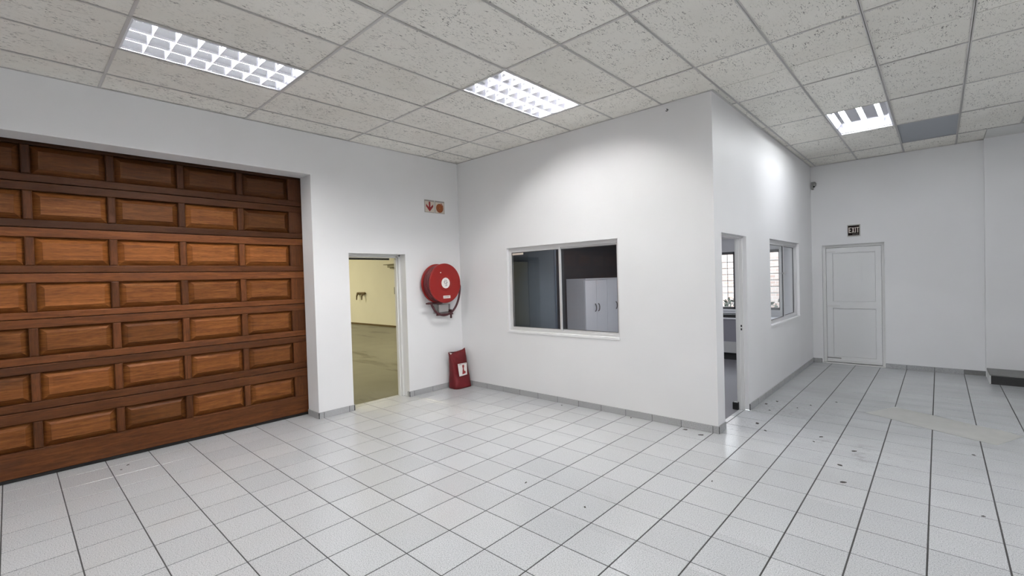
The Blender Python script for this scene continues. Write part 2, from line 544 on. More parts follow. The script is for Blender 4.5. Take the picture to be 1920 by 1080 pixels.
# ------------------------------------------------------------------ ceiling, tiles and grid
ceiling = struct(boxes('ceiling', 'plenum_black', [(-WT, XR + 0.2, YB - 0.2, LY + 0.2, 3.64, 3.75)]))
CREG = [(0, XR, YB, 0), (W, XR, 0, 4.182), (W, 6.10, 4.182, LY)]
LIGHTS = {(2, -2): 'louvre', (4, 0): 'louvre', (8, 3): 'bare', (9, -3): 'fill', (4, -5): 'louvre', (11, 1): 'fill', (11, -3): 'fill'}  # the last four are out of view, added to brighten room and corridor
GREY = (9, 4)
for i in range(0, 14):
    for j in range(-6, 6):
        if (i, j) in LIGHTS: continue
        x0, x1 = C0 + i * CX, C0 + (i + 1) * CX
        y0, y1 = D0 + j * CY, D0 + (j + 1) * CY
        for rx0, rx1, ry0, ry1 in CREG:
            a, b, c, d = max(x0, rx0), min(x1, rx1), max(y0, ry0), min(y1, ry1)
            if b - a < 0.03 or d - c < 0.03: continue
            e = 0.004
            dz = random.uniform(0.004, 0.008)
            m = 'ceiling_tile_grey' if (i, j) == GREY else 'ceiling_fibre'
            o = boxes('ceiling_tile', m, [(a + e, b - e, c + e, d - e, H + dz, H + dz + 0.015)], ceiling)
            if (i, j) == GREY: o['label'] = 'smooth blue-grey ceiling tile'
# main tees along y, cross tees along x, wall angle
FL = 0.011
for i in range(0, 14):
    x = C0 + i * CX
    if x < 0.05: continue
    y1 = LY if W < x < 6.1 else (4.182 if x > W else 0.0)
    boxes('ceiling_tee', 'tee_white', [(x - FL, x + FL, YB, y1, H, H + 0.0018), (x - 0.002, x + 0.002, YB, y1, H, H + 0.035)], ceiling)
for j in range(-5, 6):
    y = D0 + j * CY
    for i in range(-1, 14):
        a, b = max(C0 + i * CX + FL, 0.0 if y < 0 else W), min(C0 + (i + 1) * CX - FL, XR)
        if b - a < 0.02: continue
        boxes('cross_tee', 'tee_white', [(a, b, y - FL, y + FL, H + 0.0008, H + 0.0022), (a, b, y - 0.002, y + 0.002, H, H + 0.033)], ceiling)
for nm, b in (('l', (0, 0.020, YB, 0, H, H + 0.002)), ('m', (0, W, -0.020, 0, H, H + 0.002)), ('c', (W, W + 0.022, -0.020, LY, H, H + 0.002)),
              ('f', (W, 6.1, LY - 0.02, LY, H, H + 0.002))):
    boxes('wall_angle', 'tee_white', [b], ceiling)
struct(boxes('ceiling_strip', 'plaster_strip', [(6.10, XR, 4.195, 4.83, H + 0.001, H + 0.03)]))

# ------------------------------------------------------------------ skirting
def skirting(name, runs, h=0.075, t=0.012):
    root = None
    for k, (axis, pos, sgn, a, b, phase, pitch) in enumerate(runs):
        t0, t1 = sorted((pos, pos + sgn * (t - 0.003)))
        bb = (t0, t1, a, b, 0.0, h - 0.004) if axis == 'x' else (a, b, t0, t1, 0.0, h - 0.004)
        if root is None:
            root = struct(boxes(name, 'grout', [bb]))
        else:
            boxes('mortar_bed', 'grout', [bb], root)
        n0 = math.floor((a - phase) / pitch)
        c = a
        n = n0 + 1
        while c < b - 0.004:
            e = min(b, phase + n * pitch); n += 1
            if e - c < 0.012: continue
            u0, u1 = sorted((pos, pos + sgn * t))
            g = 0.0028
            q = (u0, u1, c + g, e - g, 0.001, h) if axis == 'x' else (c + g, e - g, u0, u1, 0.001, h)
            boxes('skirting_tile', 'skirting_ceramic', [q], root, 0.0012)
            c = e
    return root
skirting('baseboard_left', [('x', 0, 1, G_R, D1_A, Q0, TSY), ('x', 0, 1, D1_B, 0, Q0, TSY),
                            ('y', G_R, -1, -0.28, 0.012, 0.0, 0.5), ('y', D1_A, 1, -0.04, 0.012, 0.0, 0.5), ('y', D1_B, -1, -0.04, 0.012, 0, 0.5)])
skirting('baseboard_office', [('y', 0, -1, 0.012, W + 0.012, P0, TS)])
skirting('baseboard_corridor', [('x', W, 1, 0.0, DC_A, Q0, TSY), ('x', W, 1, DC_B, LY, Q0, TSY)])
skirting('baseboard_far', [('y', LY, -1, W + 0.012, DD_A - 0.02, P0, TS), ('y', LY, -1, DD_B, 5.87, P0, TS)])
struct(boxes('trim_far_mortar', 'mortar', [(5.87, 6.10, LY - 0.004, LY, 0.0, 0.073)]))

# ------------------------------------------------------------------ garage door
XD = -0.31        # front of the panels' frame
KD = (CAM.x - XD) / (CAM.x + 0.25)      # sizes were read off a plane at x = -0.25
fy = lambda y: CAM.y + (y - CAM.y) * KD
fz = lambda z: CAM.z + (z - CAM.z) * KD
door1 = struct(boxes('door_1', 'rubber_black', [(XD - 0.06, XD - 0.022, G_L - 0.05, G_R + 0.05, 0.002, 0.05)]))
tag(door1, 'brown wooden sectional garage door of raised rectangular panels in the left wall', None)
SEAM = [fz(z) for z in (3.06, 2.621, 2.221, 1.818, 1.414, 1.014, 0.612, 0.050)]
ROWS = [(2.692, 2.945), (2.290, 2.545), (1.886, 2.138), (1.475, 1.733), (1.083, 1.335), (0.686, 0.938), (0.272, 0.512)]
ROWS = [(fz(a), fz(b)) for a, b in ROWS]
PITCH = 0.5625
MUN = [fy(-3.047 - k * PITCH) for k in range(6)]
Y_R, Y_Lf = -2.26, -6.72
MW = 0.0315
cols = []
e = fy(-2.518)
for k in range(6):
    cols.append((MUN[k] + MW, e)); e = MUN[k] - MW
cols.append((e - 0.50, e))
PAN = {}
def raised_panel(w, h):
    """raised-and-fielded panel: thin lip, wide bevel, flat field. Local: faces +x, centred"""
    bm = bmesh.new()
    def ring(iy, iz, x):
        return [bm.verts.new((x, s * (w / 2 - iy), t * (h / 2 - iz))) for s, t in ((-1, -1), (1, -1), (1, 1), (-1, 1))]
    R = [ring(0, 0, -0.050), ring(0, 0, -0.044), ring(0.047, 0.047, -0.008), ring(0.050, 0.050, -0.004)]
    for A, B in zip(R, R[1:]):
        for k in range(4): bm.faces.new((A[k], A[(k + 1) % 4], B[(k + 1) % 4], B[k]))
    bm.faces.new(R[-1])
    return mesh_of(bm, 'panel', 'panel_timber')
def bar_x(name, m, y0, y1, z0, z1, parent, depth=0.050, r=0.006):
    """rail or muntin with an eased front edge"""
    bm = bmesh.new()
    box(bm, XD - depth, XD, y0, y1, z0, z1)
    ed = [e for e in bm.edges if all(abs(v.co.x - XD) < 1e-6 for v in e.verts)]
    bmesh.ops.bevel(bm, geom=ed, offset=r, segments=2, affect='EDGES', profile=0.5)
    return put(name, mesh_of(bm, name, m), parent)
for s in range(7):
    zt, zb = SEAM[s] - 0.0025, SEAM[s + 1] + 0.0025
    r0, r1 = ROWS[s]
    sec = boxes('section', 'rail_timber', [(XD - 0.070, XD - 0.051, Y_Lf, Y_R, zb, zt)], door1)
    bar_x('rail', 'rail_timber', Y_Lf, Y_R, r1, zt, sec)
    bar_x('rail', 'rail_timber', Y_Lf, Y_R, zb, r0, sec)
    bar_x('stile', 'stile_timber', fy(-2.518), Y_R, r0, r1, sec, r=0.003)
    bar_x('stile', 'stile_timber', Y_Lf, cols[-1][0], r0, r1, sec, r=0.003)
    for y in MUN:
        bar_x('muntin', 'stile_timber', y - MW, y + MW, r0, r1, sec, r=0.010)
    for a, b in cols:
        key = (round(b - a, 3), round(r1 - r0, 3))
        if key not in PAN: PAN[key] = raised_panel(*key)
        put('panel', PAN[key], sec, (XD, (a + b) / 2, (r0 + r1) / 2))
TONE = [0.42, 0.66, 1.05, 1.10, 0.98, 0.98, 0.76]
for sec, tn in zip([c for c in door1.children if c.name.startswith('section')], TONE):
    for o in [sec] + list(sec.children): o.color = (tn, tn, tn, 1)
# dark lining behind the leaf
struct(boxes('wall_left_door_back', 'plenum_black', [(-0.46, -0.40, G_L - 0.3, G_R + 0.25, 0, 3.3), (-0.46, -WT, G_R + 0.19, G_R + 0.25, 0, 3.3), (-0.46, -WT, G_L - 0.3, G_R + 0.25, 3.24, 3.3)]))

# ------------------------------------------------------------------ passage opening beside the garage door
tr = struct(boxes('trim_1', 'frame_white', [(-0.245, -0.13, D1_A, D1_A + 0.03, 0, D1_T), (-0.245, -0.13, D1_B - 0.03, D1_B, 0, D1_T),
                                           (-0.245, -0.13, D1_A, D1_B, D1_T - 0.03, D1_T)], bevel=0.003))
boxes('rebate', 'frame_white', [(-0.20, -0.165, D1_B - 0.048, D1_B - 0.028, 0, D1_T - 0.03), (-0.20, -0.165, D1_A + 0.028, D1_A + 0.042, 0, D1_T - 0.03),
                               (-0.20, -0.165, D1_A + 0.03, D1_B - 0.03, D1_T - 0.045, D1_T - 0.028)], tr)
boxes('head_gap', 'matt_black', [(-0.243, -0.225, D1_A + 0.04, D1_B - 0.12, D1_T - 0.072, D1_T - 0.047)], tr)

# the warehouse beyond
WX0, WY0, WY1, WZ = -16.0, -7.5, 4.78, 4.2
struct(boxes('floor_warehouse', 'warehouse_concrete', [(WX0, -0.235, WY0, WY1, -0.08, -0.012)]))
struct(boxes('wall_warehouse_far', 'warehouse_paint', [(WX0, -WT, WY1, WY1 + 0.2, -0.08, WZ)]))
struct(boxes('wall_warehouse_end', 'warehouse_paint', [(WX0 - 0.2, WX0, WY0, WY1 + 0.2, -0.08, WZ)]))
struct(boxes('wall_warehouse_near', 'warehouse_paint', [(WX0, -WT, WY0 - 0.2, WY0, -0.08, WZ)]))
struct(boxes('ceiling_warehouse', 'warehouse_paint', [(WX0, -WT, WY0, WY1, WZ, WZ + 0.1)]))
struct(boxes('baseboard_warehouse', 'pipe_brown', [(WX0, -WT, WY1 - 0.012, WY1, -0.012, 0.05)]))
for k, (x, y) in enumerate(((-3.0, 3.7), (-13.0, 0.8), (-5.0, -2.8), (-11.0, -3.0))):
    ld = bpy.data.lights.new('warehouse_lamp', 'AREA')
    ld.shape = 'RECTANGLE'; ld.size = 1.5; ld.size_y = 0.3; ld.energy = 96; ld.color = (1.0, 0.91, 0.63)
    lo = bpy.data.objects.new('warehouse_lamp', ld); COL.objects.link(lo); lo.location = (x, y, WZ - 0.03)
# batten on the far wall
bt = tag(empty('batten_light', (-8.1, WY1, 2.235)), 'cream strip light fitting high on the yellow wall through the doorway', 'light fitting')
boxes('canopy', 'batten_cream', [(-1.42, 1.5, -0.24, 0.0, 0.065, 0.095)], bt, 0.006)
boxes('body', 'batten_cream', [(-1.24, 1.42, -0.18, -0.0, -0.035, 0.065)], bt, 0.008)
bm = bmesh.new(); tube(bm, [(-1.18, -0.10, -0.05), (1.38, -0.10, -0.05)], 0.016)
put('tube', mesh_of(bm, 'tube', 'batten_cream', True), bt)
tp = tag(empty('wall_tap', (-11.5, WY1, 1.25)), 'brown pipe with two small taps on the yellow wall beyond the doorway', 'tap')
bm = bmesh.new(); tube(bm, [(-0.28, -0.06, 0.0), (0.30, -0.06, 0.0)], 0.045, 8)
put('pipe', mesh_of(bm, 'pipe', 'pipe_brown', True), tp)
for dx in (-0.20, 0.20):
    bm = bmesh.new(); tube(bm, [(dx, 0.0, 0), (dx, -0.10, 0.0), (dx, -0.14, -0.10), (dx - 0.02, -0.14, -0.26)], [0.05, 0.05, 0.03, 0.02], 8)
    put('spout', mesh_of(bm, 'spout', 'pipe_brown', True), tp)
sw = tag(empty('switch_box', (-9.05, WY1, 1.35)), 'small grey switch box on the yellow wall beside the doorway edge', 'switch box')
boxes('body', 'plastic_grey', [(-0.10, 0.10, -0.05, 0, -0.13, 0.13)], sw, 0.008)
boxes('rocker', 'batten_cream', [(-0.04, 0.04, -0.06, -0.049, -0.06, 0.06)], sw, 0.003)

# ------------------------------------------------------------------ sliding windows
def sliding_window(name, x0, x1, z0, z1, mid, left_front=True):
    """local: faces -y, x along the wall, y=0 wall face; recessed aluminium frame"""
    root = struct(empty(name, (0, 0, 0)))
    y0, y1 = 0.035, 0.10
    f = 0.028
    boxes('frame', 'aluminium', [(x0, x0 + f, y0, y1, z0 + 0.018, z1)], root, 0.002)
    boxes('frame', 'aluminium', [(x1 - f, x1, y0, y1, z0 + 0.018, z1)], root, 0.002)
    boxes('frame', 'aluminium', [(x0 + f, x1 - f, y0, y1, z1 - 0.045, z1)], root, 0.002)
    boxes('frame', 'aluminium', [(x0 + f, x1 - f, y0, y1, z0 + 0.018, z0 + 0.045)], root, 0.002)
    boxes('sill', 'wall_paint', [(x0 - 0.004, x1 + 0.004, -0.012, 0.10, z0 - 0.012, z0 + 0.018)], root, 0.003)
    for k, (a, b) in enumerate(((x0 + f, mid + 0.022), (mid - 0.022, x1 - f))):
        yy = 0.050 if (k == 0) == left_front else 0.078
        sash = boxes('sash', 'aluminium', [(a, a + 0.026, yy - 0.010, yy + 0.010, z0 + 0.045, z1 - 0.045),
                                          (b - 0.026, b, yy - 0.010, yy + 0.010, z0 + 0.045, z1 - 0.045),
                                          (a + 0.026, b - 0.026, yy - 0.010, yy + 0.010, z1 - 0.066, z1 - 0.045),
                                          (a + 0.026, b - 0.026, yy - 0.010, yy + 0.010, z0 + 0.045, z0 + 0.066)], root)
        boxes('gasket', 'aluminium_dark', [(a + 0.026, a + 0.033, yy - 0.006, yy + 0.006, z0 + 0.066, z1 - 0.066), (b - 0.033, b - 0.026, yy - 0.006, yy + 0.006, z0 + 0.066, z1 - 0.066),
                                          (a + 0.033, b - 0.033, yy - 0.006, yy + 0.006, z1 - 0.073, z1 - 0.066), (a + 0.033, b - 0.033, yy - 0.006, yy + 0.006, z0 + 0.066, z0 + 0.073)], sash)
        bm = bmesh.new()
        v = [bm.verts.new(p) for p in ((a + 0.03, yy, z0 + 0.07), (b - 0.03, yy, z0 + 0.07), (b - 0.03, yy, z1 - 0.07), (a + 0.03, yy, z1 - 0.07))]
        bm.faces.new(v)
        put('pane', mesh_of(bm, 'pane', 'window_glass'), sash)
    return root
w1 = sliding_window('window_1', W1[0], W1[1], W1[2], W1[3], 1.928)
boxes('pane_strip', 'sign_cream', [(1.085, 1.30, 0.0485, 0.0495, 1.985, 2.012)], w1)  # thin cream strip on the left pane
w2 = sliding_window('window_2', W2[0], W2[1], W2[2], W2[3], 3.00, True)
w2.matrix_world = Matrix(((0, -1, 0, W), (1, 0, 0, 0), (0, 0, 1, 0), (0, 0, 0, 1)))
boxes('latch', 'chrome_dull', [(2.93, 3.06, 0.018, 0.040, 1.60, 1.625)], w2, 0.003)

# rear office window with bars
w3 = struct(empty('window_3', (0, LY, 0)))
def fr(nm, m, b): return boxes(nm, m, [b], w3)
x0, x1, z0, z1 = W3
fr('frame', 'aluminium_dark', (x0, x0 + 0.04, 0.02, 0.09, z0, z1)); fr('frame', 'aluminium_dark', (x1 - 0.04, x1, 0.02, 0.09, z0, z1))
fr('frame', 'aluminium_dark', (x0, x1, 0.02, 0.09, z1 - 0.05, z1)); fr('frame', 'aluminium_dark', (x0, x1, 0.02, 0.09, z0, z0 + 0.045))
fr('mullion', 'aluminium_dark', (2.585, 2.63, 0.02, 0.09, z0, z1))
fr('sill', 'office_white_paint', (x0 - 0.03, x1 + 0.03, -0.04, 0.02, z0 - 0.03, z0))
for a, b in ((x0 + 0.04, 2.585), (2.63, x1 - 0.04)):
    bm = bmesh.new(); bm.faces.new([bm.verts.new(p) for p in ((a, 0.05, z0 + 0.045), (b, 0.05, z0 + 0.045), (b, 0.05, z1 - 0.05), (a, 0.05, z1 - 0.05))])
    put('pane', mesh_of(bm, 'pane', 'window_glass'), w3)
for k in range(6):
    z = 1.86 - k * 0.125
    bm = bmesh.new(); tube(bm, [(x0, 0.13, z), (x1, 0.13, z)], 0.006, 6); put('bar', mesh_of(bm, 'bar', 'plastic_grey'), w3)
for x in (1.95, 2.44, 3.05):
    bm = bmesh.new(); tube(bm, [(x, 0.13, z0), (x, 0.13, z1)], 0.006, 6); put('bar', mesh_of(bm, 'bar', 'plastic_grey'), w3)
bm = bmesh.new(); tube(bm, [(2.54 + 0.035 * math.cos(t * math.pi / 6), 0.0, 1.05 + 0.035 * math.sin(t * math.pi / 6)) for t in range(12)], 0.007, 6, closed=True)
put('latch_ring', mesh_of(bm, 'latch_ring', 'aluminium_dark', True), w3)
struct(boxes('wall_outside', 'outside_brick', [(-3, 8, 8.2, 8.4, -0.2, 2.7)]))
struct(boxes('ground_outside', 'grey_screed', [(-4, 9, LY + 0.2, 8.4, -0.3, -0.1)]))
bm = bmesh.new()
rs = random.Random(3)
for k in range(900):
    c = Vector((rs.uniform(0.2, 3.9), rs.uniform(6.2, 6.8), rs.uniform(-0.1, 1.02)))
    d = Vector((rs.uniform(-1, 1), rs.uniform(-1, 1), rs.uniform(-1, 1))).normalized() * 0.07
    e = d.cross(Vector((0.3, 0.8, 0.5))).normalized() * 0.04
    bm.faces.new([bm.verts.new(c + q) for q in (d, e, -d, -e)])
hd = put('hedge', mesh_of(bm, 'hedge', 'hedge_leaf'))
tag(hd, 'dark leafy hedge outside the rear office window', 'hedge', kind='stuff')

# ------------------------------------------------------------------ office door frame
tr2 = struct(boxes('trim_2', 'frame_white', [(W - 0.128, W - 0.045, DC_B - 0.022, DC_B, 0, DC_T), (W - 0.128, W - 0.045, DC_A, DC_A + 0.022, 0, DC_T),
                                            (W - 0.128, W - 0.045, DC_A, DC_B, DC_T - 0.022, DC_T)], bevel=0.002))
boxes('rebate', 'frame_white', [(W - 0.105, W - 0.080, DC_B - 0.036, DC_B - 0.02, 0, DC_T - 0.02), (W - 0.105, W - 0.080, DC_A + 0.02, DC_A + 0.036, 0, DC_T - 0.02)], tr2)
for z in (0.965, 1.005):
    boxes('strike_slot', 'matt_black', [(W - 0.074, W - 0.058, DC_B - 0.0235, DC_B - 0.021, z - 0.012, z + 0.012)], tr2)
ds = tag(empty('door_stop', (W - 0.135, DC_B - 0.05, 0.0)), 'small black rubber block at the foot of the office door frame', 'door stop')
boxes('block', 'rubber_black', [(-0.035, 0.03, -0.02, 0.045, 0.0, 0.085)], ds, 0.006)
boxes('fixing_plate', 'plastic_grey', [(-0.025, 0.02, -0.012, 0.036, 0.0845, 0.087)], ds)

# ------------------------------------------------------------------ white door in the far wall
d2 = struct(empty('door_2', (0, LY + 0.04, 0)))
boxes('frame', 'frame_white', [(DD_A, DD_A + 0.045, 0.02, 0.12, 0, DD_T)], d2, 0.003)
boxes('frame', 'frame_white', [(DD_B - 0.045, DD_B, 0.02, 0.12, 0, DD_T)], d2, 0.003)
boxes('frame', 'frame_white', [(DD_A + 0.045, DD_B - 0.045, 0.02, 0.12, DD_T - 0.045, DD_T)], d2, 0.003)
la, lb, lz0, lz1 = DD_A + 0.049, DD_B - 0.049, 0.022, DD_T - 0.049
pa, pb = 4.222, 4.818
leaf = boxes('leaf', 'door_white', [(la, lb, 0.066, 0.082, lz0, lz1), (la, pa, 0.040, 0.066, lz0, lz1), (pb, lb, 0.040, 0.066, lz0, lz1),
                                    (pa, pb, 0.040, 0.066, lz0, 0.118), (pa, pb, 0.040, 0.066, 0.968, 1.085), (pa, pb, 0.040, 0.066, 1.935, lz1)], d2)
for z0_, z1_ in ((0.118, 0.968), (1.085, 1.935)):
    boxes('panel', 'door_white', [(pa + 0.004, pb - 0.004, 0.056, 0.066, z0_ + 0.003, z1_ - 0.014)], leaf, 0.002)
boxes('kick_rail', 'frame_white', [(la, lb, 0.020, 0.045, lz0, lz0 + 0.03)], leaf, 0.003)
for z, ln in ((0.088, 0.20), (1.005, 0.19), (1.962, 0.13)):
    hs = boxes('hinge_strap', 'plastic_grey' if z < 0.5 else 'frame_white', [(la - 0.01, la + ln, 0.032, 0.045, z - 0.009, z + 0.009)], leaf, 0.002)
    bm = bmesh.new(); tube(bm, [(la - 0.012, 0.03, z - 0.03), (la - 0.012, 0.03, z + 0.03)], 0.009, 8); put('knuckle', mesh_of(bm, 'knuckle', 'plastic_grey'), hs)
boxes('threshold', 'frame_white', [(DD_A, DD_B, -0.04, 0.12, -0.02, 0.012)], d2)
boxes('backing', 'matt_black', [(DD_A, DD_B, 0.084, 0.12, 0.0, DD_T)], d2)  # added black sheet, stops outside light leaking round the leaf

# ------------------------------------------------------------------ EXIT sign
ex = tag(empty('exit_sign', (4.5425, LY, 2.302)), 'small framed brown-black EXIT sign with pale letters above the white door', 'sign')
boxes('backing', 'exit_frame', [(-0.089, 0.089, -0.022, 0, -0.099, 0.099)], ex, 0.004)
boxes('face', 'exit_black', [(-0.080, 0.076, -0.025, -0.0215, -0.084, 0.082)], ex)
def letter(name, polys):
    bm = bmesh.new()
    for p in polys: prism(bm, p, 'y', -0.0262, -0.0248)
    put(name, mesh_of(bm, name, 'exit_letter'), ex)
zb, zt, sw_ = -0.040, 0.053, 0.0135
R4 = lambda a, b, c, d: [(a, c), (b, c), (b, d), (a, d)]
letter('letter_e', [R4(-0.070, -0.0565, zb, zt), R4(-0.0565, -0.034, zt - 0.0145, zt), R4(-0.0565, -0.037, 0.000, 0.0135), R4(-0.0565, -0.034, zb, zb + 0.0145)])
letter('letter_x', [[(-0.027, zb), (-0.0145, zb), (0.0110, zt), (-0.0015, zt)], [(-0.0015, zb), (0.0110, zb), (-0.0145, zt), (-0.027, zt)]])
letter('letter_i', [R4(0.0180, 0.0300, zb, zt)])
letter('letter_t', [R4(0.0370, 0.0730, zt - 0.0135, zt), R4(0.0490, 0.0610, zb, zt - 0.0135)])
boxes('small_print', 'print_grey', [(-0.02, 0.065, -0.0256, -0.0248, -0.066, -0.061)], ex)

# ------------------------------------------------------------------ fire signs on the left wall
def fire_sign(name, yc, label):
    r = tag(empty(name, (0, yc, 2.769)), label, 'sign', 'fire point signs')
    hw, hh = 0.091, 0.094
    boxes('board', 'sign_frame', [(0, 0.006, -hw, hw, -hh, hh)], r, 0.001)
    boxes('face', 'sign_cream', [(0.0055, 0.0075, -hw + 0.008, hw - 0.008, -hh + 0.008, hh - 0.022)], r)
    boxes('caption_strip', 'print_grey', [(0.0058, 0.0072, -hw + 0.014, hw - 0.014, hh - 0.018, hh - 0.007)], r)
    return r
s1 = fire_sign('arrow_sign', -0.566, 'square cream sign with a red arrow pointing down')
bm = bmesh.new()
prism(bm, [(0, -0.078), (0.066, -0.004), (0.064, 0.032), (0.015, -0.014), (0.015, 0.068), (-0.015, 0.068), (-0.015, -0.014), (-0.064, 0.032), (-0.066, -0.004)], 'x', 0.0075, 0.0085)
put('arrow', mesh_of(bm, 'arrow', 'sign_red'), s1)
s2 = fire_sign('hose_sign', -0.373, 'square cream sign with an orange-brown coiled hose symbol')
bm = bmesh.new(); lathe_x(bm, [(0.0075, 0.068), (0.0085, 0.068), (0.0085, 0.0)], 36)
put('disc', mesh_of(bm, 'disc', 'sign_orange'), s2, (0, -0.004, -0.014))
for rr in (0.064, 0.050, 0.036, 0.022):
    bm = bmesh.new(); lathe_x(bm, [(0.0083, rr), (0.0092, rr), (0.0092, rr - 0.006), (0.0083, rr - 0.006)], 36)
    put('coil_ring', mesh_of(bm, 'coil_ring', 'sign_brown'), s2, (0, -0.004, -0.014))
bm = bmesh.new(); prism(bm, [(0.062, -0.01), (0.050, 0.035), (0.012, 0.062), (0.030, 0.064), (0.062, 0.030)], 'x', 0.0075, 0.0088)
put('nozzle_mark', mesh_of(bm, 'nozzle_mark', 'sign_red'), s2)

# ------------------------------------------------------------------ fire hose reel
rl = tag(empty('fire_hose_reel', (0.003, -0.508, 1.612)), 'red wall-mounted fire hose reel with a dark red hose looping underneath', 'hose reel')
R = 0.291
bm = bmesh.new(); lathe_x(bm, [(0.040, 0.0), (0.040, R - 0.012), (0.046, R), (0.058, R), (0.062, R - 0.006), (0.062, 0.0)], 64)
put('rear_disc', mesh_of(bm, 'rear_disc', 'reel_red', True), rl)
fd_bm = bmesh.new(); lathe_x(fd_bm, [(0.215, 0.0), (0.215, R - 0.012), (0.221, R), (0.243, R), (0.250, R - 0.008), (0.248, R - 0.030), (0.246, 0.12), (0.252, 0.095), (0.252, 0.0)], 64)
fd = put('front_disc', mesh_of(fd_bm, 'front_disc', 'reel_red', False), rl)
for p in fd.data.polygons: p.use_smooth = abs(p.normal.x) < 0.6
bm = bmesh.new(); lathe_x(bm, [(0.253, 0.078), (0.2545, 0.076), (0.2545, 0.0)], 40)
hub = put('hub_sticker', mesh_of(bm, 'hub_sticker', 'sticker_white'), rl, (0, 0.0, 0.003))
prints = [(-0.030, 0.010, 0.036, 0.046), (-0.040, 0.0, 0.012, 0.022), (0.006, 0.036, 0.004, 0.014), (-0.022, 0.020, -0.018, -0.006), (-0.016, 0.024, -0.044, -0.034), (-0.03, -0.02, -0.006, 0.030), (0.012, 0.022, -0.034, 0.046)]
boxes('print', 'print_grey', [(0.2544, 0.2552, a, b, c, d) for a, b, c, d in prints], hub)
lb_ = boxes('maker_plate', 'sticker_white', [(0.249, 0.2545, -0.052, 0.080, -0.222, -0.182)], rl, 0.002)
boxes('print', 'print_dark', [(0.2544, 0.2550, -0.038 + k * 0.0125, -0.030 + k * 0.0125, -0.208, -0.196) for k in range(8)], lb_)
bm = bmesh.new(); lathe_x(bm, [(0.248, 0.009), (0.254, 0.008), (0.255, 0.0)], 12)
put('rivet', mesh_of(bm, 'rivet', 'sticker_white', True), rl, (0, -0.086, 0.157))
for k in range(4):
    bm = bmesh.new()
    tube(bm, [(0.084 + k * 0.036, 0.256 * math.cos(2 * math.pi * t / 48), 0.256 * math.sin(2 * math.pi * t / 48)) for t in range(48)], 0.018, 10, closed=True)
    put('hose_coil', mesh_of(bm, 'hose_coil', 'reel_dark_red', True), rl)
bm = bmesh.new(); lathe_x(bm, [(0.0, 0.06), (0.0405, 0.06)], 24); lathe_x(bm, [(0.06, 0.24), (0.216, 0.24)], 48)
put('drum', mesh_of(bm, 'drum', 'reel_dark_red', True), rl)
hp = [(-0.147, 1.552), (-0.152, 1.500), (-0.160, 1.450), (-0.183, 1.361), (-0.236, 1.258), (-0.315, 1.179), (-0.397, 1.143), (-0.49, 1.134), (-0.58, 1.162), (-0.642, 1.212), (-0.69, 1.286), (-0.713, 1.323)]
pts = []
for k in range(len(hp) - 1):
    for t in (0, 0.34, 0.67):
        a, b, c, d = hp[max(k - 1, 0)], hp[k], hp[k + 1], hp[min(k + 2, len(hp) - 1)]
        q = []
        for n in (0, 1):
            q.append(0.5 * (2 * b[n] + (c[n] - a[n]) * t + (2 * a[n] - 5 * b[n] + 4 * c[n] - d[n]) * t * t + (3 * b[n] - a[n] - 3 * c[n] + d[n]) * t ** 3))
        pts.append((0.15, q[0] + 0.508, q[1] - 1.612))
pts.append((0.15, hp[-1][0] + 0.508, hp[-1][1] - 1.612))
pts = [(0.15, -0.147 + 0.508 - 0.02, 0.02)] + pts
bm = bmesh.new(); tube(bm, pts, 0.0165, 10)
put('hose_loop', mesh_of(bm, 'hose_loop', 'hose_rubber', True), rl)
bm = bmesh.new(); tube(bm, [(0.15, -0.290, -0.287), (0.15, -0.255, -0.287), (0.15, -0.21, -0.288), (0.15, -0.0, -0.288)], [0.010, 0.016, 0.017, 0.017], 10)
put('nozzle', mesh_of(bm, 'nozzle', 'bracket_dark', True), rl)
bm = bmesh.new(); tube(bm, [(0.15, 0.166, -0.44), (0.15, 0.166, -0.53)], 0.016, 10)
put('stop_tap', mesh_of(bm, 'stop_tap', 'bracket_dark', True), rl)
boxes('supply_pipe', 'bracket_dark', [(0.13, 0.165, -0.10, 0.20, -0.478, -0.452)], rl, 0.008)
vb = boxes('valve_box', 'valve_grey', [(0.0, 0.085, -0.045, 0.210, -0.455, -0.318)], rl, 0.006)
boxes('valve_cover', 'plastic_clear', [(0.085, 0.105, -0.015, 0.160, -0.432, -0.318)], vb, 0.008)
boxes('bracket', 'bracket_dark', [(0.0, 0.14, 0.165, 0.195, -0.44, -0.40), (0.0, 0.012, -0.06, 0.06, -0.30, 0.12)], rl, 0.003)

# ------------------------------------------------------------------ red extinguisher cover standing in the corner
bg = tag(empty('extinguisher_cover', (0.0, 0.0, 0.0)), 'red vinyl fire extinguisher cover slumped in the corner below the hose reel', 'cover')
bm = bmesh.new()
NU, NV = 40, 22
rings = []
for v in range(NV + 1):
    t = v / NV
    ring = []
    for u in range(NU):
        a = 2 * math.pi * u / NU
        ca, sa = math.cos(a), math.sin(a)
        ex_ = 4.0
        sx_ = math.copysign(abs(ca) ** (2 / ex_), ca); sy_ = math.copysign(abs(sa) ** (2 / ex_), sa)
        yc = -0.186 - 0.016 * t; hw = 0.164 - 0.020 * t
        xc = 0.137 - 0.037 * t; hd = 0.108 * (1 - t) ** 0.72 + 0.008
        y = yc + sy_ * hw
        s = sy_
        top = 0.540 + 0.048 * max(0, s) ** 1.7 + 0.014 * max(0, -s) ** 2
        z = 0.002 + (top) * t
        y += (-0.030 * t ** 6 if s < -0.6 else 0.020 * t ** 3 * max(0, s))
        x = xc + sx_ * hd
        n = noise.noise(Vector((x * 9, y * 9, z * 7 + 3)))
        x += 0.010 * n * (0.3 + math.sin(math.pi * min(1, t)))
        y += 0.006 * noise.noise(Vector((x * 8 + 5, y * 8, z * 8)))
        ring.append(bm.verts.new((max(x, 0.016), min(y, -0.016), z)))
    rings.append(ring)
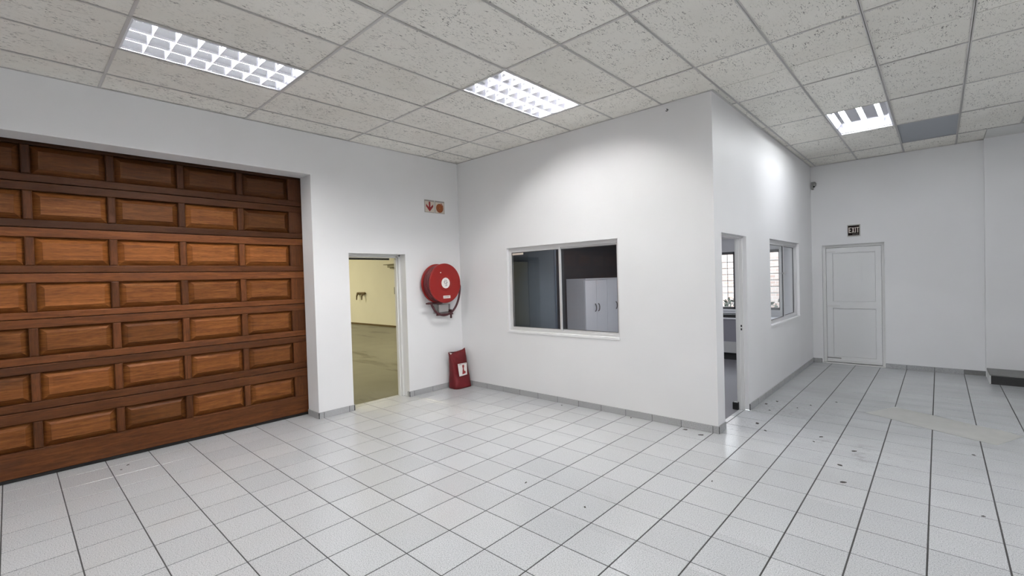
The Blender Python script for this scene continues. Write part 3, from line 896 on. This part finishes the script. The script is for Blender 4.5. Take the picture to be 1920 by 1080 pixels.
for A, B in zip(rings, rings[1:]):
    for k in range(NU): bm.faces.new((A[k], A[(k + 1) % NU], B[(k + 1) % NU], B[k]))
bm.faces.new(rings[0][::-1]); bm.faces.new(rings[-1])
put('body', mesh_of(bm, 'body', 'bag_vinyl', True), bg)
# folded ear with pale backing
bm = bmesh.new(); prism(bm, [(-0.372, 0.556), (-0.300, 0.552), (-0.345, 0.522)], 'x', 0.118, 0.124)
put('folded_ear', mesh_of(bm, 'folded_ear', 'sticker_white'), bg)
bm = bmesh.new(); prism(bm, [(-0.378, 0.566), (-0.270, 0.556), (-0.300, 0.540), (-0.345, 0.546)], 'x', 0.112, 0.127)
put('folded_lip', mesh_of(bm, 'folded_lip', 'bracket_dark'), bg)
lab = empty('tmp', (0, 0, 0))
bpy.data.objects.remove(lab)
# printed label on the front, tilted with the cover
def label_pt(u, v):
    # bottom-left, bottom-right, top-right, top-left corners on the front face
    bl, br, trr, tl = Vector((0.226, -0.285, 0.188)), Vector((0.226, -0.128, 0.196)), Vector((0.200, -0.108, 0.372)), Vector((0.200, -0.288, 0.376))
    return bl * (1 - u) * (1 - v) + br * u * (1 - v) + trr * u * v + tl * (1 - u) * v
def decal(name, poly, m, off, parent):
    bm = bmesh.new()
    nrm = Vector((1, 0, 0.15)).normalized()
    A = [bm.verts.new(label_pt(u, v) + nrm * off) for u, v in poly]
    B = [bm.verts.new(label_pt(u, v) + nrm * (off + 0.002)) for u, v in poly]
    n = len(poly)
    for k in range(n): bm.faces.new((A[k], A[(k + 1) % n], B[(k + 1) % n], B[k]))
    bm.faces.new(A[::-1]); bm.faces.new(B)
    return put(name, mesh_of(bm, name, m), parent)
lbl = decal('label', [(0, 0), (1, 0), (1, 1), (0, 1)], 'sticker_white', 0.010, bg)
decal('pictogram', [(0.40, 0.10), (0.80, 0.14), (0.82, 0.30), (0.66, 0.36), (0.62, 0.55), (0.70, 0.80), (0.62, 0.86), (0.48, 0.86), (0.46, 0.78), (0.50, 0.56), (0.44, 0.30)], 'sign_red', 0.0115, lbl)
decal('caption', [(0.10, 0.90), (0.42, 0.91), (0.42, 0.945), (0.10, 0.935)], 'print_dark', 0.0115, lbl)
decal('caption', [(0.52, 0.91), (0.92, 0.92), (0.92, 0.955), (0.52, 0.945)], 'print_grey', 0.0115, lbl)

# ------------------------------------------------------------------ ceiling lights
def light_fixture(i, j, kind, label):
    x0, y0 = C0 + i * CX, D0 + j * CY
    r = tag(empty('ceiling_light', (x0 + CX / 2, y0 + CY / 2, H)), label, 'ceiling light', 'recessed fluorescent ceiling lights')
    hx, hy = CX / 2 - 0.012, CY / 2 - 0.012
    ix, iy = 0.270, hy - 0.012
    # housing: sides and top
    boxes('housing', 'lamp_white', [(-hx, -ix, -hy, hy, 0.004, 0.10), (ix, hx, -hy, hy, 0.004, 0.10), (-ix, ix, -hy, -iy, 0.004, 0.10),
                                   (-ix, ix, iy, hy, 0.004, 0.10), (-hx, hx, -hy, hy, 0.10, 0.112)], r)
    bw = 2 * ix / 3
    if kind == 'louvre':
        for b in range(3):
            xc = -ix + bw * (b + 0.5)
            bm = bmesh.new()
            hw = bw / 2 - 0.001
            prof = [(hw - 0.040 * (t / 7) ** 1.7, 0.002 + 0.060 * t / 7) for t in range(8)]
            poly = [(x, z) for x, z in prof] + [(0.030, 0.080), (-0.030, 0.080)] + [(-x, z) for x, z in reversed(prof)]
            A = [bm.verts.new((xc + x, -iy, z)) for x, z in poly]; B = [bm.verts.new((xc + x, iy, z)) for x, z in poly]
            for k in range(len(poly) - 1): bm.faces.new((A[k], A[k + 1], B[k + 1], B[k]))
            bm.normal_update()
            o = put('reflector', mesh_of(bm, 'reflector', 'lamp_reflector', True), r)
            bm = bmesh.new(); tube(bm, [(xc, -iy + 0.015, 0.056), (xc, iy - 0.015, 0.056)], 0.0125, 12)
            put('tube', mesh_of(bm, 'tube', 'tube_glow', True), r)
        bm = bmesh.new()
        A = []
        for y, z, w in ((-0.0012, 0.0, bw / 2 - 0.001), (0.0012, 0.0, bw / 2 - 0.001), (0.0045, 0.038, bw / 2 - 0.018), (-0.0045, 0.038, bw / 2 - 0.018)):
            A.append((bm.verts.new((-w, y, z)), bm.verts.new((w, y, z))))
        for k in range(4):
            p, q = A[k], A[(k + 1) % 4]
            bm.faces.new((p[0], p[1], q[1], q[0]))
        bm.faces.new([a[0] for a in A]); bm.faces.new([a[1] for a in A][::-1])
        blade = mesh_of(bm, 'louvre_blade', 'louvre_metal')
        for b in range(3):
            for k in range(8):
                put('louvre_blade', blade, r, (-ix + bw * (b + 0.5), -iy + 0.142 * (k + 0.95), 0.003))
        for b in range(4):
            xx = -ix + bw * b
            boxes('spine', 'lamp_reflector', [(xx - 0.001, xx + 0.001, -iy, iy, 0.001, 0.006)], r)
    else:
        bm = bmesh.new()
        poly = [(-ix + 0.001, 0.004), (-ix + 0.030, 0.080), (ix - 0.030, 0.080), (ix - 0.001, 0.004)]
        A = [bm.verts.new((x, -iy, z)) for x, z in poly]; B = [bm.verts.new((x, iy, z)) for x, z in poly]
        for k in range(len(poly) - 1): bm.faces.new((A[k], A[k + 1], B[k + 1], B[k]))
        put('reflector', mesh_of(bm, 'reflector', 'lamp_mirror'), r)
        for x in (-0.165, 0.005, 0.175):
            bm = bmesh.new(); tube(bm, [(x, -iy + 0.06, 0.046), (x, iy - 0.06, 0.046)], 0.0135, 12)
            put('tube', mesh_of(bm, 'tube', 'tube_glow_bare' if kind == 'bare' else 'tube_glow_fill', True), r)
            for s in (-1, 1):
                boxes('lampholder', 'lamp_white', [(x - 0.014, x + 0.014, s * (iy - 0.045) - 0.016, s * (iy - 0.045) + 0.016, 0.030, 0.085)], r, 0.003)
        for s in (-1, 1):
            boxes('end_plate', 'lamp_white', [(-ix, ix, min(s * iy, s * (iy - 0.03)), max(s * iy, s * (iy - 0.03)), 0.02, 0.03)], r)
    return r
LL = {(2, -2): 'louvred ceiling light nearest the wooden garage door', (4, 0): 'louvred ceiling light in front of the office window wall',
      (8, 3): 'ceiling light with three bare tubes over the corridor to the white door',
      (9, -3): 'unseen bare-tube ceiling light added above the open floor', (4, -5): 'unseen louvred ceiling light added at the rear of the room', (11, 1): 'unseen bare-tube ceiling light added over the right end of the room', (11, -3): 'unseen bare-tube ceiling light added by the right wall'}
for (i, j), k in LIGHTS.items(): light_fixture(i, j, k, LL[(i, j)])

# ------------------------------------------------------------------ small wall things
pir = tag(empty('motion_sensor', (3.965, LY, 3.15)), 'small grey motion sensor high in the corridor corner', 'sensor')
boxes('bracket', 'plastic_grey', [(-0.022, 0.01, -0.05, 0.0, -0.07, 0.06)], pir, 0.005)
bm = bmesh.new(); tube(bm, [(0.02, -0.02, 0.045), (0.028, -0.055, 0.02), (0.028, -0.065, -0.015), (0.024, -0.055, -0.035)], [0.022, 0.030, 0.026, 0.010], 10)
put('body', mesh_of(bm, 'body', 'plastic_grey', True), pir)
bm = bmesh.new(); tube(bm, [(0.026, -0.085, -0.03), (0.026, -0.092, -0.035)], 0.014, 10)
put('lens', mesh_of(bm, 'lens', 'rubber_black', True), pir)
nl = tag(empty('wall_hook', (3.47, 0.0, 3.415)), 'tiny dark hook near the ceiling on the office wall', 'hook')
bm = bmesh.new(); tube(bm, [(0, 0.0, 0), (0, -0.03, 0.0)], 0.006, 8); put('shank', mesh_of(bm, 'shank', 'aluminium_dark', True), nl)
bm = bmesh.new(); tube(bm, [(0, -0.03 + 0.0, 0.0), (0.012, -0.034, -0.012), (0.006, -0.036, -0.024), (-0.010, -0.034, -0.016)], 0.005, 8); put('eye', mesh_of(bm, 'eye', 'aluminium_dark', True), nl)

# dark step against the far wall
st = tag(empty('stone_step', (6.105, 4.83, 0)), 'low black-fronted step with grey top at the right end of the far wall', 'step')
boxes('riser', 'black_stone', [(0.012, 1.6, -0.555, -0.54, 0.0, 0.118)], st, 0.003)
boxes('tread', 'grey_screed', [(0.0, 1.6, -0.55, 0.0, 0.118, 0.134)], st, 0.004)
boxes('core', 'frame_white', [(0.0, 1.6, -0.54, 0.0, 0.0, 0.118)], st)

# ------------------------------------------------------------------ office furniture
ld = bpy.data.lights.new('office_fill_lamp', 'AREA'); ld.shape = 'RECTANGLE'; ld.size = 0.3; ld.size_y = 1.2; ld.energy = 27; ld.color = (0.95, 0.96, 1.0)  # added unseen lamp that brightens the cupboards
lo = bpy.data.objects.new('office_fill_lamp', ld); COL.objects.link(lo); lo.location = (2.2, 1.7, 2.74)
struct(boxes('trim_3', 'frame_white', [(0.02, W - OT, LY - 0.03, LY, 2.315, 2.345)]))
def cupboard(y, label):
    r = tag(empty('cupboard', (0.02, y, 0)), label, 'cupboard', 'white office cupboards')
    d, w, h = 0.455, 0.815, 1.59
    boxes('carcass', 'cupboard_side', [(0.004, d - 0.02, 0.0, w, 0.0, h)], r, 0.002)
    boxes('top', 'cupboard_white', [(0.004, d + 0.008, 0, w, h, h + 0.022)], r, 0.002)
    for k in range(2):
        a = 0.004 + k * w / 2; b = a + w / 2 - 0.008
        dr = boxes('door', 'cupboard_white', [(d - 0.018, d, a, b, 0.09, h - 0.012)], r, 0.002)
        yy = b - 0.055 if k == 0 else a + 0.055
        bm = bmesh.new()
        tube(bm, [(d + 0.032 * math.sin(math.pi * t / 10), yy, 1.02 + 0.075 * math.cos(math.pi * t / 10)) for t in range(11)], 0.009, 8)
        put('handle', mesh_of(bm, 'handle', 'print_dark', True), dr)
    return r
cupboard(2.815, 'white two-door cupboard with a grey end panel behind the office window')
cupboard(3.634, 'second white cupboard at the right edge of the office window')
scr = tag(empty('screen_panel', (0.0, 0.36, 0)), 'tall slate-blue panel standing behind the left pane of the office window', 'panel')
boxes('leaf', 'slate_panel', [(0.25, 1.115, 0, 0.03, 0.04, 2.35)], scr, 0.003)
boxes('leaf', 'slate_panel', [(1.120, 1.615, 0, 0.03, 0.04, 2.35)], scr, 0.003)
boxes('foot', 'matt_black', [(0.30, 0.36, -0.10, 0.13, 0, 0.04)], scr)
boxes('foot', 'matt_black', [(1.50, 1.56, -0.10, 0.13, 0, 0.04)], scr)
dk = tag(empty('desk', (2.7, 4.3, 0)), 'grey desk with a white edged top under the rear office window', 'desk')
boxes('top', 'cupboard_white', [(-1.1, 1.0, 0.0, 0.58, 0.770, 0.795)], dk, 0.003)
boxes('front_panel', 'desk_grey', [(-1.08, 0.98, 0.02, 0.04, 0.345, 0.770)], dk)
boxes('shelf', 'desk_light', [(-1.08, 0.98, 0.01, 0.56, 0.135, 0.345)], dk, 0.004)
boxes('plinth', 'matt_black', [(-1.06, 0.96, 0.06, 0.54, 0.0, 0.135)], dk)
dp = tag(empty('document_tray', (2.45, 4.36, 0.795)), 'flat black tray lying on the desk under the rear window', 'tray')
boxes('base', 'matt_black', [(-0.35, 0.55, 0.0, 0.30, 0.0, 0.045)], dp, 0.004)
boxes('rim', 'matt_black', [(-0.35, 0.55, 0.0, 0.012, 0.045, 0.058), (-0.35, 0.55, 0.288, 0.30, 0.045, 0.058)], dp)

# ------------------------------------------------------------------ floor dust and debris
bm = bmesh.new()
poly = [(4.968, 1.707), (5.205, 2.183), (5.42, 2.07), (5.86, 1.821), (6.04, 1.76), (6.179, 1.631), (5.977, 1.178), (5.72, 1.30), (5.534, 1.394), (5.25, 1.56)]
prism(bm, poly, 'z', 0.0006, 0.0016)
tag(put('dust_smear', mesh_of(bm, 'dust_smear', 'floor_dust')), 'pale beige smear of dust across the corridor floor tiles', 'dust smear')
DEB = [(4.136, 0.582, 1, 'dark leaf scrap on the tiles directly outside the office door opening'),
       (4.264, 0.383, 1, 'dark leaf scrap near the outer corner of the office wall, door side'),
       (4.731, 0.499, 1, 'curled dark scrap between the office door and the dust smear'),
       (4.704, 0.308, 0, 'tiny dark speck just in front of the curled scrap near the dust smear'),
       (5.020, 0.247, 1, 'dark scrap on the floor in front of the dust smear'),
       (4.975, -0.196, 1, 'dark scrap two tiles in front of the dust smear'),
       (5.039, -0.559, 1, 'dark scrap farthest forward from the dust smear on the corridor side'),
       (5.798, -0.601, 0, 'small dark speck at the right edge of the open floor'),
       (4.652, 2.029, 0, 'small dark speck left of the far tip of the dust smear'),
       (4.006, 1.461, 1, 'long dark scrap against the skirting just past the office door'),
       (4.079, 1.660, 1, 'dark scrap below the sliding corridor window near the skirting'),
       (4.338, 1.481, 0, 'small dark speck one tile out from the skirting past the office door'),
       (4.111, 1.190, 0, 'small dark speck by the far jamb of the office door'),
       (4.436, 1.699, 0, 'small dark speck between the corridor window and the dust smear'),
       (4.266, -1.157, 0, 'small dark speck on the open floor to the right of the office corner'),
       (3.806, -0.144, 1, 'dark scrap in front of the skirting at the office corner'),
       (3.615, -0.080, 1, 'dark scrap tight against the office wall skirting left of the corner'),
       (5.806, 0.748, 0, 'small dark speck in front of the right end of the dust smear'),
       (2.966, -0.045, 0, 'dark sliver at the office wall skirting under the right window pane'),
       (2.012, -0.096, 0, 'dark sliver at the office wall skirting under the middle of the window'),
       (3.136, -2.100, 0, 'lone dark speck in the middle of the open floor'),
       (3.726, -2.137, 0, 'dark speck right of the lone speck in the middle of the floor'),
       (0.069, -4.227, 0, 'dark speck on the tiles close to the garage door'),
       (-0.029, -4.165, 0, 'dark speck touching the shadow of the garage door')]
for k, (x, y, big, lab) in enumerate(DEB):
    bm = bmesh.new()
    s = (0.030 if big else 0.016) * random.uniform(0.8, 1.2)
    n = 7
    c = bm.verts.new((0, 0, 0.006))
    ring = [bm.verts.new((s * math.cos(2 * math.pi * t / n) * random.uniform(0.6, 1.1), 0.5 * s * math.sin(2 * math.pi * t / n) * random.uniform(0.6, 1.1), random.uniform(0.0005, 0.004))) for t in range(n)]
    low = [bm.verts.new((v.co.x * 0.9, v.co.y * 0.9, 0.0)) for v in ring]
    for t in range(n):
        bm.faces.new((c, ring[t], ring[(t + 1) % n])); bm.faces.new((ring[t], low[t], low[(t + 1) % n], ring[(t + 1) % n]))
    bm.faces.new(low[::-1])
    tag(put('leaf_scrap', mesh_of(bm, 'leaf_scrap', 'debris_dark'), None, (x, y, 0.0004), (0, 0, random.uniform(0, 3))),
        lab, 'leaf scrap', 'dark scraps scattered on the floor')
